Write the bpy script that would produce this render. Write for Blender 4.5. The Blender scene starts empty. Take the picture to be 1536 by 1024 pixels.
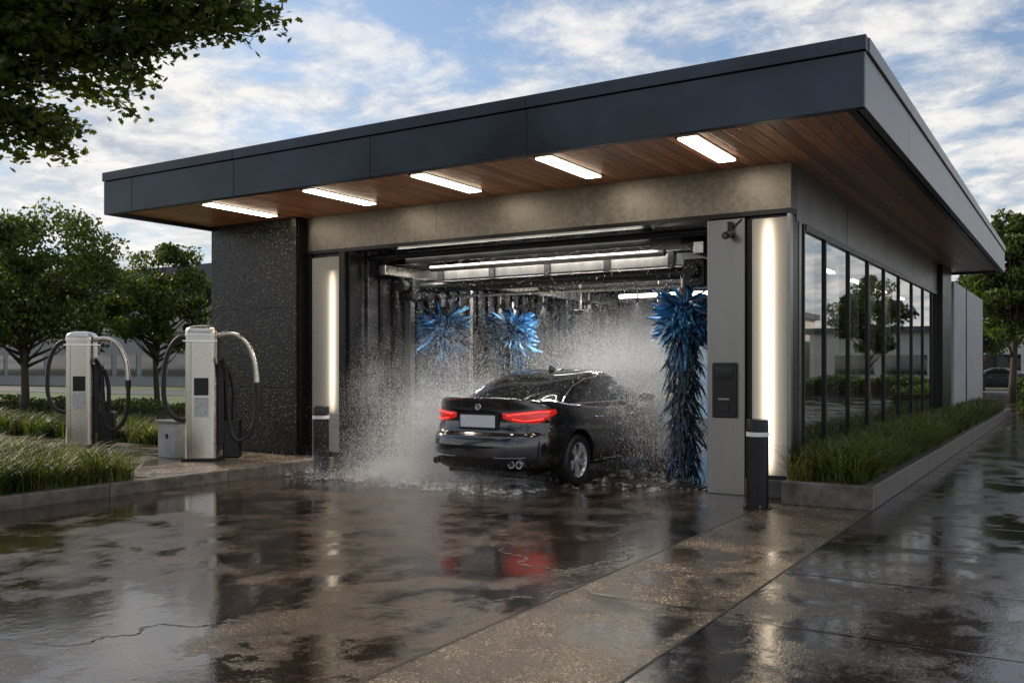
import bpy, bmesh, math, random
import numpy as np
from mathutils import Vector, Matrix
random.seed(7); rng=np.random.default_rng(7)
sc=bpy.context.scene
sc.view_settings.view_transform='Standard'; sc.view_settings.look='None'; sc.view_settings.exposure=0
col=sc.collection

# ------------------------------------------------------------ helpers
def empty(name,loc=(0,0,0)):
    e=bpy.data.objects.new(name,None); e.location=loc; e.empty_display_size=.3; col.objects.link(e); return e
def link(o,parent):
    col.objects.link(o)
    if parent is not None:
        o.parent=parent
        o.matrix_parent_inverse=Matrix.Translation(-Vector(parent.location))
    return o
def mesh_obj(name,verts,faces,mat,parent=None,smooth=False,mats=None,mi=None):
    me=bpy.data.meshes.new(name); me.from_pydata([tuple(v) for v in verts],[],[tuple(f) for f in faces])
    for m in (mats or [mat]): me.materials.append(m)
    if mi is not None: me.polygons.foreach_set('material_index',np.array(mi,dtype=np.int32))
    if smooth: me.polygons.foreach_set('use_smooth',[True]*len(me.polygons))
    me.update()
    return link(bpy.data.objects.new(name,me),parent)
def np_mesh(name,V,F,mats,parent=None,mi=None,smooth=False):
    V=np.asarray(V,dtype=np.float32); F=np.asarray(F,dtype=np.int32); k=F.shape[1]
    me=bpy.data.meshes.new(name)
    me.vertices.add(len(V)); me.vertices.foreach_set('co',V.ravel())
    me.loops.add(F.size); me.loops.foreach_set('vertex_index',F.ravel())
    me.polygons.add(len(F)); me.polygons.foreach_set('loop_start',np.arange(0,F.size,k,dtype=np.int32))
    me.polygons.foreach_set('loop_total',np.full(len(F),k,dtype=np.int32))
    for m in mats: me.materials.append(m)
    if mi is not None: me.polygons.foreach_set('material_index',np.asarray(mi,dtype=np.int32))
    if smooth: me.polygons.foreach_set('use_smooth',np.ones(len(F),dtype=bool))
    me.update(calc_edges=True); me.validate()
    return link(bpy.data.objects.new(name,me),parent)
def bevel(o,w,seg=2):
    m=o.modifiers.new('b','BEVEL'); m.width=w; m.segments=seg; m.limit_method='ANGLE'; return o
def box(name,x0,x1,y0,y1,z0,z1,mat,parent=None,bev=0,seg=2):
    v=[(x0,y0,z0),(x1,y0,z0),(x1,y1,z0),(x0,y1,z0),(x0,y0,z1),(x1,y0,z1),(x1,y1,z1),(x0,y1,z1)]
    f=[(0,3,2,1),(4,5,6,7),(0,1,5,4),(1,2,6,5),(2,3,7,6),(3,0,4,7)]
    o=mesh_obj(name,v,f,mat,parent)
    if bev: bevel(o,bev,seg)
    return o
def sweep(pts,radii,seg=10,cap=True):
    V=[];F=[]; pts=[Vector(p) for p in pts]; n=len(pts)
    up=Vector((0,0,1)); prev=None
    for i,p in enumerate(pts):
        d=(pts[min(i+1,n-1)]-pts[max(i-1,0)]).normalized()
        if prev is None:
            a=d.cross(up); 
            if a.length<1e-3: a=d.cross(Vector((1,0,0)))
            a.normalize()
        else:
            a=prev-d*prev.dot(d); a.normalize()
        prev=a; b=d.cross(a); r=radii[i] if hasattr(radii,'__len__') else radii
        for k in range(seg):
            t=2*math.pi*k/seg; V.append(p+a*(math.cos(t)*r)+b*(math.sin(t)*r))
    for i in range(n-1):
        for k in range(seg):
            k2=(k+1)%seg; F.append((i*seg+k,i*seg+k2,(i+1)*seg+k2,(i+1)*seg+k))
    if cap:
        F.append(tuple(range(seg))[::-1]); F.append(tuple((n-1)*seg+k for k in range(seg)))
    return V,F
def tube(name,pts,r,mat,parent=None,seg=12,spl=0):
    if spl:
        P=[np.array(p,float) for p in pts]; out=[]
        for i in range(len(P)-1):
            p0=P[max(i-1,0)];p1=P[i];p2=P[i+1];p3=P[min(i+2,len(P)-1)]
            for s in range(spl):
                t=s/spl; out.append(tuple(.5*((2*p1)+(-p0+p2)*t+(2*p0-5*p1+4*p2-p3)*t*t+(-p0+3*p1-3*p2+p3)*t**3)))
        out.append(tuple(P[-1])); pts=out
    V,F=sweep(pts,r,seg); o=mesh_obj(name,V,F,mat,parent,True); 
    m=o.modifiers.new('es','EDGE_SPLIT'); m.split_angle=math.radians(50); return o
def lathe(name,prof,center,mat,parent=None,seg=32,axis='Z'):
    V=[];F=[]
    for r,h in prof:
        for k in range(seg):
            t=2*math.pi*k/seg
            if axis=='Z': V.append((center[0]+r*math.cos(t),center[1]+r*math.sin(t),center[2]+h))
            else: V.append((center[0]+h,center[1]+r*math.cos(t),center[2]+r*math.sin(t)))
    for i in range(len(prof)-1):
        for k in range(seg):
            k2=(k+1)%seg; F.append((i*seg+k,i*seg+k2,(i+1)*seg+k2,(i+1)*seg+k))
    o=mesh_obj(name,V,F,mat,parent,True)
    m=o.modifiers.new('es','EDGE_SPLIT'); m.split_angle=math.radians(40); return o

# ------------------------------------------------------------ material helpers
def nmat(name):
    m=bpy.data.materials.new(name); m.use_nodes=True; nt=m.node_tree; nt.nodes.clear()
    out=nt.nodes.new('ShaderNodeOutputMaterial'); return m,nt,out
def ramp(nt,src,stops):
    r=nt.nodes.new('ShaderNodeValToRGB'); e=r.color_ramp.elements
    while len(e)<len(stops): e.new(.5)
    for i,(p,c) in enumerate(stops):
        e[i].position=p; e[i].color=(c,c,c,1) if not hasattr(c,'__len__') else (*c,1)
    nt.links.new(src,r.inputs[0]); return r
def mathn(nt,op,a,b=None,c=None):
    n=nt.nodes.new('ShaderNodeMath'); n.operation=op
    for i,v in enumerate((a,b,c)):
        if v is None: continue
        if isinstance(v,(int,float)): n.inputs[i].default_value=v
        else: nt.links.new(v,n.inputs[i])
    return n.outputs[0]
def mixc(nt,f,a,b,bt='MIX'):
    n=nt.nodes.new('ShaderNodeMix'); n.data_type='RGBA'; n.blend_type=bt
    if isinstance(f,(int,float)): n.inputs[0].default_value=f
    else: nt.links.new(f,n.inputs[0])
    for s,v in ((6,a),(7,b)):
        if hasattr(v,'__len__'): n.inputs[s].default_value=(*v[:3],1)
        else: nt.links.new(v,n.inputs[s])
    return n.outputs[2]
def noise(nt,scale,detail=4,rough=.55,vec=None,scl=None,dist=0):
    n=nt.nodes.new('ShaderNodeTexNoise'); n.inputs['Scale'].default_value=scale; n.inputs['Detail'].default_value=detail
    n.inputs['Roughness'].default_value=rough; n.inputs['Distortion'].default_value=dist
    if vec is None:
        vec=nt.nodes.new('ShaderNodeNewGeometry').outputs['Position']
    if scl:
        m=nt.nodes.new('ShaderNodeVectorMath'); m.operation='MULTIPLY'; m.inputs[1].default_value=scl; nt.links.new(vec,m.inputs[0]); vec=m.outputs[0]
    nt.links.new(vec,n.inputs['Vector']); return n.outputs[0]
def bumpn(nt,h,strength=.3,dist=.01,normal=None):
    b=nt.nodes.new('ShaderNodeBump'); b.inputs['Strength'].default_value=strength; b.inputs['Distance'].default_value=dist
    nt.links.new(h,b.inputs['Height'])
    if normal is not None: nt.links.new(normal,b.inputs['Normal'])
    return b.outputs[0]
def pm(name,c,rough=.5,metal=0.,var=.25,vscale=3.,vscl=None,rvar=.1,bump=0,bscale=40,emis=None,es=0,coat=0,spec=.5):
    m,nt,out=nmat(name); p=nt.nodes.new('ShaderNodeBsdfPrincipled'); nt.links.new(p.outputs[0],out.inputs[0])
    n1=noise(nt,vscale,3,.6,scl=vscl)
    r=ramp(nt,n1,[(.3,tuple(x*(1-var) for x in c)),(.7,tuple(min(1,x*(1+var)) for x in c))])
    nt.links.new(r.outputs[0],p.inputs['Base Color'])
    rr=mathn(nt,'MULTIPLY_ADD',n1,rvar*2,rough-rvar); nt.links.new(rr,p.inputs['Roughness'])
    p.inputs['Metallic'].default_value=metal; p.inputs['Coat Weight'].default_value=coat; p.inputs['Specular IOR Level'].default_value=spec
    if bump: nt.links.new(bumpn(nt,noise(nt,bscale,3,.6,scl=vscl),bump),p.inputs['Normal'])
    if emis: p.inputs['Emission Color'].default_value=(*emis,1); p.inputs['Emission Strength'].default_value=es
    return m
def emat(name,c,s):
    m,nt,out=nmat(name); e=nt.nodes.new('ShaderNodeEmission'); e.inputs[0].default_value=(*c,1); e.inputs[1].default_value=s
    nt.links.new(e.outputs[0],out.inputs[0]); return m

# ------------------------------------------------------------ materials
def wet_ground(name,c0,c1,puddle=(.46,.54),joints=None,rdry=.2,seed=0,pscale=.5,wetr=.025,relief=1.):
    m,nt,out=nmat(name); p=nt.nodes.new('ShaderNodeBsdfPrincipled'); nt.links.new(p.outputs[0],out.inputs[0])
    geo=nt.nodes.new('ShaderNodeNewGeometry'); pos=geo.outputs['Position']
    b1_=noise(nt,pscale,2,.5,scl=(1,1,1.+seed),dist=.4); b2_=noise(nt,pscale*5.,6,.70,scl=(1,.8,1))
    big=mathn(nt,'ADD',mathn(nt,'MULTIPLY',b1_,.5),mathn(nt,'MULTIPLY',b2_,.5))
    pud=ramp(nt,big,[(puddle[0],0.),(puddle[1],1.)]).outputs[0]
    fine=noise(nt,60,3,.65)
    cc=ramp(nt,b2_,[(.32,c1),(.62,c0)]).outputs[0]
    sp=ramp(nt,fine,[(.35,.35),(.52,.9),(.66,2.6)]).outputs[0]
    cc=mixc(nt,1.,cc,sp,'MULTIPLY')
    cc=mixc(nt,mathn(nt,'MULTIPLY',pud,.6),cc,(.014,.011,.009))
    h=None
    if joints:
        sx=nt.nodes.new('ShaderNodeSeparateXYZ'); nt.links.new(pos,sx.inputs[0])
        for ax,sp_,off,w in joints:
            q=mathn(nt,'DIVIDE',mathn(nt,'ADD',sx.outputs[ax],off+1000*sp_),sp_)
            f=mathn(nt,'FRACT',q); d=mathn(nt,'ABSOLUTE',mathn(nt,'SUBTRACT',f,.5))
            g=ramp(nt,d,[(.5-w/sp_,1.),(.5-w/sp_*.3,0.)]).outputs[0]
            cc=mixc(nt,1.,cc,mixc(nt,g,(.2,.2,.2),(1,1,1)),'MULTIPLY'); h=g if h is None else mathn(nt,'MULTIPLY',h,g)
    else:
        vo=nt.nodes.new('ShaderNodeTexVoronoi'); vo.feature='DISTANCE_TO_EDGE'; vo.inputs['Scale'].default_value=.24
        wv=nt.nodes.new('ShaderNodeVectorMath'); wv.operation='ADD'; nn=nt.nodes.new('ShaderNodeTexNoise'); nn.inputs['Scale'].default_value=1.6; nn.inputs['Detail'].default_value=5
        nt.links.new(pos,nn.inputs['Vector']); nt.links.new(pos,wv.inputs[0]); nt.links.new(nn.outputs[1],wv.inputs[1]); nt.links.new(wv.outputs[0],vo.inputs['Vector'])
        h=ramp(nt,vo.outputs[0],[(.0,0.),(.0022,1.)]).outputs[0]
        cc=mixc(nt,1.,cc,mixc(nt,h,(.6,.6,.6),(1,1,1)),'MULTIPLY')
    nt.links.new(cc,p.inputs['Base Color'])
    dry=mathn(nt,'SUBTRACT',1.,pud)
    r1=mathn(nt,'MULTIPLY_ADD',fine,.24,rdry-.12)
    rr=mathn(nt,'ADD',mathn(nt,'MULTIPLY',dry,r1),mathn(nt,'MULTIPLY',pud,wetr)); nt.links.new(rr,p.inputs['Roughness'])
    p.inputs['Specular IOR Level'].default_value=.68
    hb=mathn(nt,'MULTIPLY',fine,mathn(nt,'MULTIPLY_ADD',dry,.50*relief,.05))
    hb=mathn(nt,'ADD',hb,mathn(nt,'MULTIPLY',b2_,.5)); hb=mathn(nt,'ADD',hb,mathn(nt,'MULTIPLY',h,.3))
    nt.links.new(bumpn(nt,hb,.6,.010),p.inputs['Normal']); return m
M_drive=wet_ground('wet_concrete',(.022,.016,.0115),(.105,.073,.049),(.44,.52),rdry=.16)
M_strip=wet_ground('wet_concrete_light',(.065,.049,.034),(.17,.127,.09),(.49,.58),joints=[(1,3.4,1.2,.02)],rdry=.25,seed=.4,wetr=.04)
M_pave=wet_ground('wet_paving',(.018,.017,.017),(.065,.058,.052),(.43,.52),joints=[(1,1.45,.3,.022),(0,2.9,1.93,.02)],rdry=.17,seed=.7,pscale=.7)
M_grassg=pm('lawn',(.06,.10,.028),.9,0,.5,1.2,bump=.8,bscale=25)
M_soil=pm('soil',(.045,.035,.02),.95,0,.4,6,bump=.8,bscale=30)
M_kerb=pm('kerb_concrete',(.13,.112,.095),.45,0,.5,7,rvar=.25,bump=.6,bscale=45)
M_pad=wet_ground('pad_concrete',(.10,.078,.058),(.26,.20,.155),(.50,.58),joints=[(0,1.6,.2,.012)],rdry=.25,seed=.2)
M_fascia=pm('fascia_metal',(.052,.061,.075),.38,.7,.28,1.1,rvar=.14,bump=.03,bscale=2.5)
M_fascia_skylit=pm('fascia_metal_skylit',(.19,.193,.197),.38,.8,.14,1.5,rvar=.08)  # lighter than the front fascia: sky reflection painted into the colour
M_black=pm('black_metal',(.012,.012,.013),.35,.3,.3,4)
M_rubber=pm('rubber',(.012,.012,.012),.55,0,.3,8)
M_steel=pm('brushed_steel',(.27,.26,.25),.30,1.,.07,2,vscl=(5,5,.4),rvar=.07,bump=.02,bscale=14)
M_steel2=pm('stainless',(.66,.62,.57),.27,1.,.07,6,vscl=(14,14,.4),rvar=.06,bump=.03,bscale=20)
M_chrome=pm('chrome',(.8,.8,.8),.08,1.,.05,5,rvar=.02)
M_header=pm('header_panel',(.215,.195,.175),.38,.45,.26,16,rvar=.14,bump=.3,bscale=70)
M_side=pm('side_panel',(.27,.265,.26),.42,.5,.18,2,rvar=.1,bump=.15,bscale=70)
M_lightgrey=pm('light_grey_cladding',(.45,.45,.45),.5,.1,.12,1.5)
M_int=pm('tunnel_wall',(.06,.062,.068),.28,.35,.5,3,rvar=.12,bump=.2,bscale=15)
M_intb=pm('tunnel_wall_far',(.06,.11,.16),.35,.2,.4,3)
M_plinth=pm('plinth',(.08,.075,.07),.5,0,.3,5,bump=.4)
def mk_tile():
    m,nt,out=nmat('black_textured_cladding'); p=nt.nodes.new('ShaderNodeBsdfPrincipled'); nt.links.new(p.outputs[0],out.inputs[0])
    geo=nt.nodes.new('ShaderNodeNewGeometry'); pos=geo.outputs['Position']
    vo=nt.nodes.new('ShaderNodeTexVoronoi'); vo.inputs['Scale'].default_value=24; nt.links.new(pos,vo.inputs['Vector'])
    sx=nt.nodes.new('ShaderNodeSeparateXYZ'); nt.links.new(pos,sx.inputs[0])
    def g(o,spc,off,w):
        f=mathn(nt,'FRACT',mathn(nt,'DIVIDE',mathn(nt,'ADD',o,100*spc+off),spc)); d=mathn(nt,'ABSOLUTE',mathn(nt,'SUBTRACT',f,.5))
        return ramp(nt,d,[(.5-w/spc,1.),(.5-w/spc*.4,0.)]).outputs[0]
    gr=mathn(nt,'MULTIPLY',g(sx.outputs[0],.72,.0,.012),g(sx.outputs[2],1.3,.1,.012))
    cs=nt.nodes.new('ShaderNodeSeparateColor'); nt.links.new(vo.outputs['Color'],cs.inputs[0])
    spk=mathn(nt,'MULTIPLY',ramp(nt,vo.outputs['Distance'],[(0.10,1.),(.42,0.)]).outputs[0],mathn(nt,'POWER',cs.outputs[0],1.5))
    cc=mixc(nt,spk,(.011,.0105,.010),(.32,.29,.26))
    cc=mixc(nt,1.,cc,mixc(nt,gr,(.15,.15,.15),(1,1,1)),'MULTIPLY'); nt.links.new(cc,p.inputs['Base Color'])
    nt.links.new(mathn(nt,'MULTIPLY_ADD',noise(nt,3,4),.3,.14),p.inputs['Roughness']); p.inputs['Specular IOR Level'].default_value=.4
    hh=mathn(nt,'ADD',mathn(nt,'MULTIPLY',vo.outputs['Distance'],-1.),mathn(nt,'MULTIPLY',gr,.6))
    nt.links.new(bumpn(nt,hh,.28,.01),p.inputs['Normal']); return m
M_tile=mk_tile()
def mk_wood():
    m,nt,out=nmat('timber_soffit'); p=nt.nodes.new('ShaderNodeBsdfPrincipled'); nt.links.new(p.outputs[0],out.inputs[0])
    geo=nt.nodes.new('ShaderNodeNewGeometry'); pos=geo.outputs['Position']
    sx=nt.nodes.new('ShaderNodeSeparateXYZ'); nt.links.new(pos,sx.inputs[0])
    q=mathn(nt,'DIVIDE',mathn(nt,'ADD',sx.outputs[0],100.),.155); fl=mathn(nt,'FLOOR',q); f=mathn(nt,'FRACT',q)
    wn=nt.nodes.new('ShaderNodeTexWhiteNoise'); wn.noise_dimensions='1D'; nt.links.new(fl,wn.inputs['W'])
    gr=noise(nt,5,5,.65,scl=(9,.6,1)); 
    c=ramp(nt,gr,[(.25,(.28,.105,.046)),(.75,(.66,.31,.15))]).outputs[0]
    v=mathn(nt,'MULTIPLY_ADD',wn.outputs[0],.75,.70)
    hs=nt.nodes.new('ShaderNodeHueSaturation'); nt.links.new(v,hs.inputs['Value']); nt.links.new(c,hs.inputs['Color'])
    d=mathn(nt,'ABSOLUTE',mathn(nt,'SUBTRACT',f,.5)); g=ramp(nt,d,[(.44,1.),(.49,0.)]).outputs[0]
    cc=mixc(nt,1.,hs.outputs[0],mixc(nt,g,(.05,.05,.05),(1,1,1)),'MULTIPLY')
    nt.links.new(cc,p.inputs['Base Color']); p.inputs['Roughness'].default_value=.36
    nt.links.new(bumpn(nt,g,.8,.01),p.inputs['Normal']); return m
M_wood=mk_wood()
M_lamp=emat('lamp_diffuser',(1,.87,.68),15)
M_tube2=emat('tunnel_light',(1,.93,.80),12)
M_tube3=emat('tunnel_light_far',(1,.95,.86),8)
def mk_lightbox(name,xc,zc,hz_,peak):
    # frosted light box: the tube behind the diffuser gives a bright core that falls off sideways
    m,nt,out=nmat(name); p=nt.nodes.new('ShaderNodeBsdfPrincipled'); nt.links.new(p.outputs[0],out.inputs[0])
    p.inputs['Base Color'].default_value=(.34,.33,.31,1); p.inputs['Roughness'].default_value=.35
    geo=nt.nodes.new('ShaderNodeNewGeometry'); sx=nt.nodes.new('ShaderNodeSeparateXYZ'); nt.links.new(geo.outputs['Position'],sx.inputs[0])
    d=mathn(nt,'DIVIDE',mathn(nt,'SUBTRACT',sx.outputs[0],xc),.062); g=mathn(nt,'EXPONENT',mathn(nt,'MULTIPLY',mathn(nt,'MULTIPLY',d,d),-1.))
    d2=mathn(nt,'DIVIDE',mathn(nt,'SUBTRACT',sx.outputs[0],xc),.15); g2=mathn(nt,'EXPONENT',mathn(nt,'MULTIPLY',mathn(nt,'MULTIPLY',d2,d2),-1.))
    e=mathn(nt,'POWER',mathn(nt,'ABSOLUTE',mathn(nt,'DIVIDE',mathn(nt,'SUBTRACT',sx.outputs[2],zc),hz_)),8.); e=mathn(nt,'SUBTRACT',1.,mathn(nt,'MINIMUM',e,1.))
    s=mathn(nt,'MULTIPLY',mathn(nt,'MULTIPLY_ADD',g2,.2,mathn(nt,'MULTIPLY',g,1.)),mathn(nt,'MULTIPLY',e,peak))
    p.inputs['Emission Color'].default_value=(1,.82,.58,1); nt.links.new(s,p.inputs['Emission Strength']); return m
def mk_glass():
    m,nt,out=nmat('window_glass'); tr=nt.nodes.new('ShaderNodeBsdfTransparent'); tr.inputs[0].default_value=(.50,.54,.53,1)
    gl=nt.nodes.new('ShaderNodeBsdfGlossy'); gl.inputs['Roughness'].default_value=.015
    fr=nt.nodes.new('ShaderNodeFresnel'); fr.inputs[0].default_value=2.3
    mx=nt.nodes.new('ShaderNodeMixShader'); nt.links.new(mathn(nt,'ADD',fr.outputs[0],.27),mx.inputs[0]); nt.links.new(tr.outputs[0],mx.inputs[1]); nt.links.new(gl.outputs[0],mx.inputs[2])
    nt.links.new(mx.outputs[0],out.inputs[0]); return m
M_glass=mk_glass()
def leafmat(name,c0,c1,tr=.35):
    m,nt,out=nmat(name); p=nt.nodes.new('ShaderNodeBsdfPrincipled'); 
    n=noise(nt,1.1,2,.6); n2=noise(nt,17,1,.6)
    c=ramp(nt,mathn(nt,'ADD',mathn(nt,'MULTIPLY',n,.55),mathn(nt,'MULTIPLY',n2,.45)),[(.35,c0),(.65,c1)]).outputs[0]
    nt.links.new(c,p.inputs['Base Color']); p.inputs['Roughness'].default_value=.5; p.inputs['Specular IOR Level'].default_value=.35
    t=nt.nodes.new('ShaderNodeBsdfTranslucent'); nt.links.new(mixc(nt,1.,c,(1.3,1.5,.5),'MULTIPLY'),t.inputs[0])
    mx=nt.nodes.new('ShaderNodeMixShader'); mx.inputs[0].default_value=tr; nt.links.new(p.outputs[0],mx.inputs[1]); nt.links.new(t.outputs[0],mx.inputs[2]); nt.links.new(mx.outputs[0],out.inputs[0]); return m
M_leaf=leafmat('foliage',(.05,.074,.016),(.16,.20,.045),.4)
M_leaf2=leafmat('foliage_dark',(.022,.038,.010),(.08,.11,.028),.35)
M_leafm=leafmat('maple_foliage',(.025,.040,.008),(.13,.15,.028),.45)
M_blade=leafmat('grass_blades',(.055,.085,.016),(.22,.27,.065),.35)
M_blade2=leafmat('grass_blades_dry',(.13,.12,.04),(.30,.26,.11),.35)
M_blade3=leafmat('grass_blades_dark',(.018,.035,.010),(.06,.09,.022),.25)
M_bark=pm('bark',(.06,.047,.036),.9,0,.4,8,vscl=(3,3,.6),bump=.8,bscale=20)

# ------------------------------------------------------------ world
w=bpy.data.worlds.new('World'); sc.world=w; w.use_nodes=True; nt=w.node_tree; nt.nodes.clear()
wo=nt.nodes.new('ShaderNodeOutputWorld'); bg=nt.nodes.new('ShaderNodeBackground'); nt.links.new(bg.outputs[0],wo.inputs[0])
sky=nt.nodes.new('ShaderNodeTexSky'); sky.sky_type='NISHITA'; sky.sun_disc=False
SUN_AZ=math.radians(-84); SUN_EL=math.radians(29)
sky.sun_elevation=SUN_EL; sky.sun_rotation=SUN_AZ; sky.air_density=1.0; sky.dust_density=.8; sky.ozone_density=1.8
tc=nt.nodes.new('ShaderNodeTexCoord'); sp=nt.nodes.new('ShaderNodeSeparateXYZ'); nt.links.new(tc.outputs['Generated'],sp.inputs[0])
zz=mathn(nt,'ADD',mathn(nt,'MAXIMUM',sp.outputs[2],0.),.16)
cx=mathn(nt,'DIVIDE',sp.outputs[0],zz); cy=mathn(nt,'DIVIDE',sp.outputs[1],zz)
cb=nt.nodes.new('ShaderNodeCombineXYZ'); nt.links.new(cx,cb.inputs[0]); nt.links.new(cy,cb.inputs[1])
n1=noise(nt,1.1,7,.60,vec=cb.outputs[0],dist=.25); n2=noise(nt,5.0,6,.64,vec=cb.outputs[0],dist=.2)
dn=mathn(nt,'ADD',mathn(nt,'MULTIPLY',n1,.64),mathn(nt,'MULTIPLY',n2,.36))
hz=ramp(nt,sp.outputs[2],[(0.,.15),(.22,.05),(.5,.006)]).outputs[0]
dn=mathn(nt,'ADD',dn,hz)
mask=ramp(nt,dn,[(.455,0.),(.53,.62),(.60,1.)]).outputs[0]
shade=ramp(nt,n2,[(.37,(3.5,3.8,4.3)),(.59,(6.8,6.55,6.15))]).outputs[0]
skyc=mixc(nt,1.,sky.outputs[0],(.74,.83,.90),'MULTIPLY')
skyc=mixc(nt,.15,skyc,(4.1,4.4,4.9))
nt.links.new(mixc(nt,mathn(nt,'MULTIPLY',mask,.93),skyc,shade),bg.inputs[0]); bg.inputs[1].default_value=.147
sd=Vector((math.sin(SUN_AZ)*math.cos(SUN_EL),math.cos(SUN_AZ)*math.cos(SUN_EL),math.sin(SUN_EL)))
L=bpy.data.lights.new('sun','SUN'); L.energy=4.0; L.angle=math.radians(1.5); L.color=(1,.84,.64)
so=bpy.data.objects.new('sun',L); so.rotation_euler=(-sd).to_track_quat('-Z','Y').to_euler(); so.location=(-30,30,30); col.objects.link(so)

# ------------------------------------------------------------ camera
cam=bpy.data.cameras.new('camera'); co=bpy.data.objects.new('camera',cam); col.objects.link(co); sc.camera=co
cam.lens=32.3; cam.sensor_width=36; cam.shift_y=.0247; cam.clip_end=2000; cam.clip_start=.05
co.location=(0,0,1.55); co.rotation_euler=(math.radians(90),0,math.radians(31.9))

# ------------------------------------------------------------ ground
def sheet(name,x0,x1,y0,y1,z,mat,parent=None):
    return mesh_obj(name,[(x0,y0,z),(x1,y0,z),(x1,y1,z),(x0,y1,z)],[(0,1,2,3)],mat,parent)
sheet('ground',-600,600,-600,600,-.03,M_grassg)
sheet('driveway',-9.9,26,-14,36,0,M_drive)
sheet('concrete_path',-3.0,-1.93,-12,10.39,.005,M_strip)
sheet('pavement',-1.915,7,-12,60,.006,M_pave)
jm=pm('joint_filler',(.008,.008,.008),.6)
sheet('expansion_joint',-3.018,-3.0,-12,10.39,.0075,jm); sheet('expansion_joint',-1.93,-1.914,-12,10.39,.0085,jm)
box('lawn',-60,-10.06,-14,60,-.02,.11,M_grassg)
lk=empty('kerb',(-10,3,0)); y=-13.
while y<10.6:
    y2=min(y+1.8,10.68); box('kerb_stone',-10.06,-9.9,y,y2-.008,-.02,.15,M_kerb,lk,.015); y=y2
box('vacuum_pad',-20,-10.065,7.5,10.62,-.02,.145,M_pad,None,.008)
box('footpath',-60,-13.2,12.6,14.2,-.02,.125,M_pad)
sheet('road',-200,-14,30,37,.13,pm('far_asphalt',(.06,.06,.06),.5))
sheet('road',-12,120,62,74,.0,pm('far_asphalt2',(.09,.09,.09),.4))
sheet('forecourt',-9.9,26,36,62,.0,M_drive)

# ------------------------------------------------------------ building
B=empty('car_wash_building',(-7.3,17,0))
XR=-2.92; XL=-12.75; YF=10.9
box('roof_core',-12.80,-1.76,8.82,25.95,3.99,4.50,M_black,B)
sf=3.955
box('soffit',-12.80,-1.78,8.84,25.9,sf,3.985,M_wood,B)
def fascia_front(x0,x1): 
    box('fascia_panel',x0+.004,x1-.004,8.74,8.815,3.90,4.405,M_fascia,B,.004)
xs=[-12.89,-12.2,-9.97,-7.51,-5.25,-1.69]
for a,b in zip(xs[:-1],xs[1:]): fascia_front(a,b)
for a,b in zip([-12.9,-9.97,-5.25],[-9.97,-5.25,-1.665]): box('fascia_cap',a+.003,b-.003,8.715,8.83,4.412,4.55,M_fascia,B,.006)
ys=[8.745,11.2,14.1,17.0,19.9,22.8,26.0]
for a,b in zip(ys[:-1],ys[1:]):
    box('fascia_panel_side',-1.755,-1.68,a+.004,b-.004,3.90,4.405,M_fascia_skylit,B,.004)
    box('fascia_cap_side',-1.77,-1.655,(a if a>9 else 8.832)+.003,b-.003,4.412,4.55,M_fascia_skylit,B,.006)
box('fascia_left',-12.89,-12.81,8.82,26,3.90,4.54,M_fascia,B)
box('fascia_rear',-12.8,-1.77,25.96,26.02,3.90,4.54,M_fascia,B)
box('soffit_shadow_trim',-1.86,-1.79,8.85,25.9,3.915,3.953,M_black,B)
box('soffit_shadow_trim_front',-12.8,-1.87,8.83,8.90,3.915,3.953,M_black,B)
for X in (-3.52,-5.25,-7.06,-8.92,-10.95):
    box('soffit_lamp_frame',X-.125,X+.125,9.08,10.42,3.945,3.954,M_black,B)
    box('soffit_lamp',X-.10,X+.10,9.11,10.39,3.930,3.9445,M_lamp,B)
for a,b in ((-10.70,-8.1),(-8.1,-5.5),(-5.5,-2.92)):
    box('header_panel',a+.0012,b-.0012,YF,YF+.25,3.42,3.953,M_header,B,.001)
box('header_backing',-10.68,-2.95,YF+.02,YF+.3,3.40,3.95,M_black,B)
box('header_trim',-10.7,-2.92,YF-.03,YF+.22,3.36,3.415,M_black,B)
box('steel_column',-3.94,-3.47,YF-.02,YF+.4,.0,3.345,M_steel,B,.006)
box('column_shadow_gap',-3.465,-3.415,YF+.06,YF+.4,0,3.345,M_black,B)
box('lightbox_frame',-3.41,-2.93,YF+.02,YF+.36,.22,3.35,M_black,B)
box('lightbox_panel',-3.385,-2.965,YF-.0,YF+.018,.26,3.32,mk_lightbox('lightbox_diffuser',-3.19,1.79,1.56,2.4),B,.004)
box('plinth',-3.46,-2.91,YF-.05,YF+.5,0,.215,M_plinth,B,.01)
box('corner_post',-2.96,-2.915,YF-.03,YF+.06,.22,3.355,M_steel,B,.004)
box('left_jamb',-10.70,-10.60,YF-.01,YF+.4,0,3.355,M_black,B)
box('lightbox_panel_left',-10.59,-9.99,YF+.0,YF+.02,.2,3.3,mk_lightbox('lightbox_diffuser_left',-10.15,1.95,1.15,1.5),B,.004)
box('lightbox_body_left',-10.6,-9.98,YF+.022,YF+.36,0,3.35,M_black,B)
box('door_frame_left',-9.975,-9.86,YF-.04,YF+.35,0,3.355,M_black,B)
box('door_frame_guide',-9.855,-9.80,YF+.02,YF+.2,0,3.355,M_black,B)
box('textured_wall',-12.74,-10.73,10.68,14.5,0,3.953,M_tile,B,.01)
box('textured_wall_return',-10.725,-10.705,10.72,11.2,0,3.953,M_black,B)
box('tunnel_left_wall',-10.2,-9.86,YF+.36,22,0,3.9,M_int,B)
yy=YF+.45
while yy<21.5:
    box('tunnel_rib',-9.855,-9.80,yy,yy+.07,.0,3.54,M_black if int(yy*3)%2 else M_int,B,.008); yy+=.32
box('tunnel_right_wall',-3.93,-3.80,YF+.41,22,0,3.9,M_int,B)
yy=YF+.6
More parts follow.
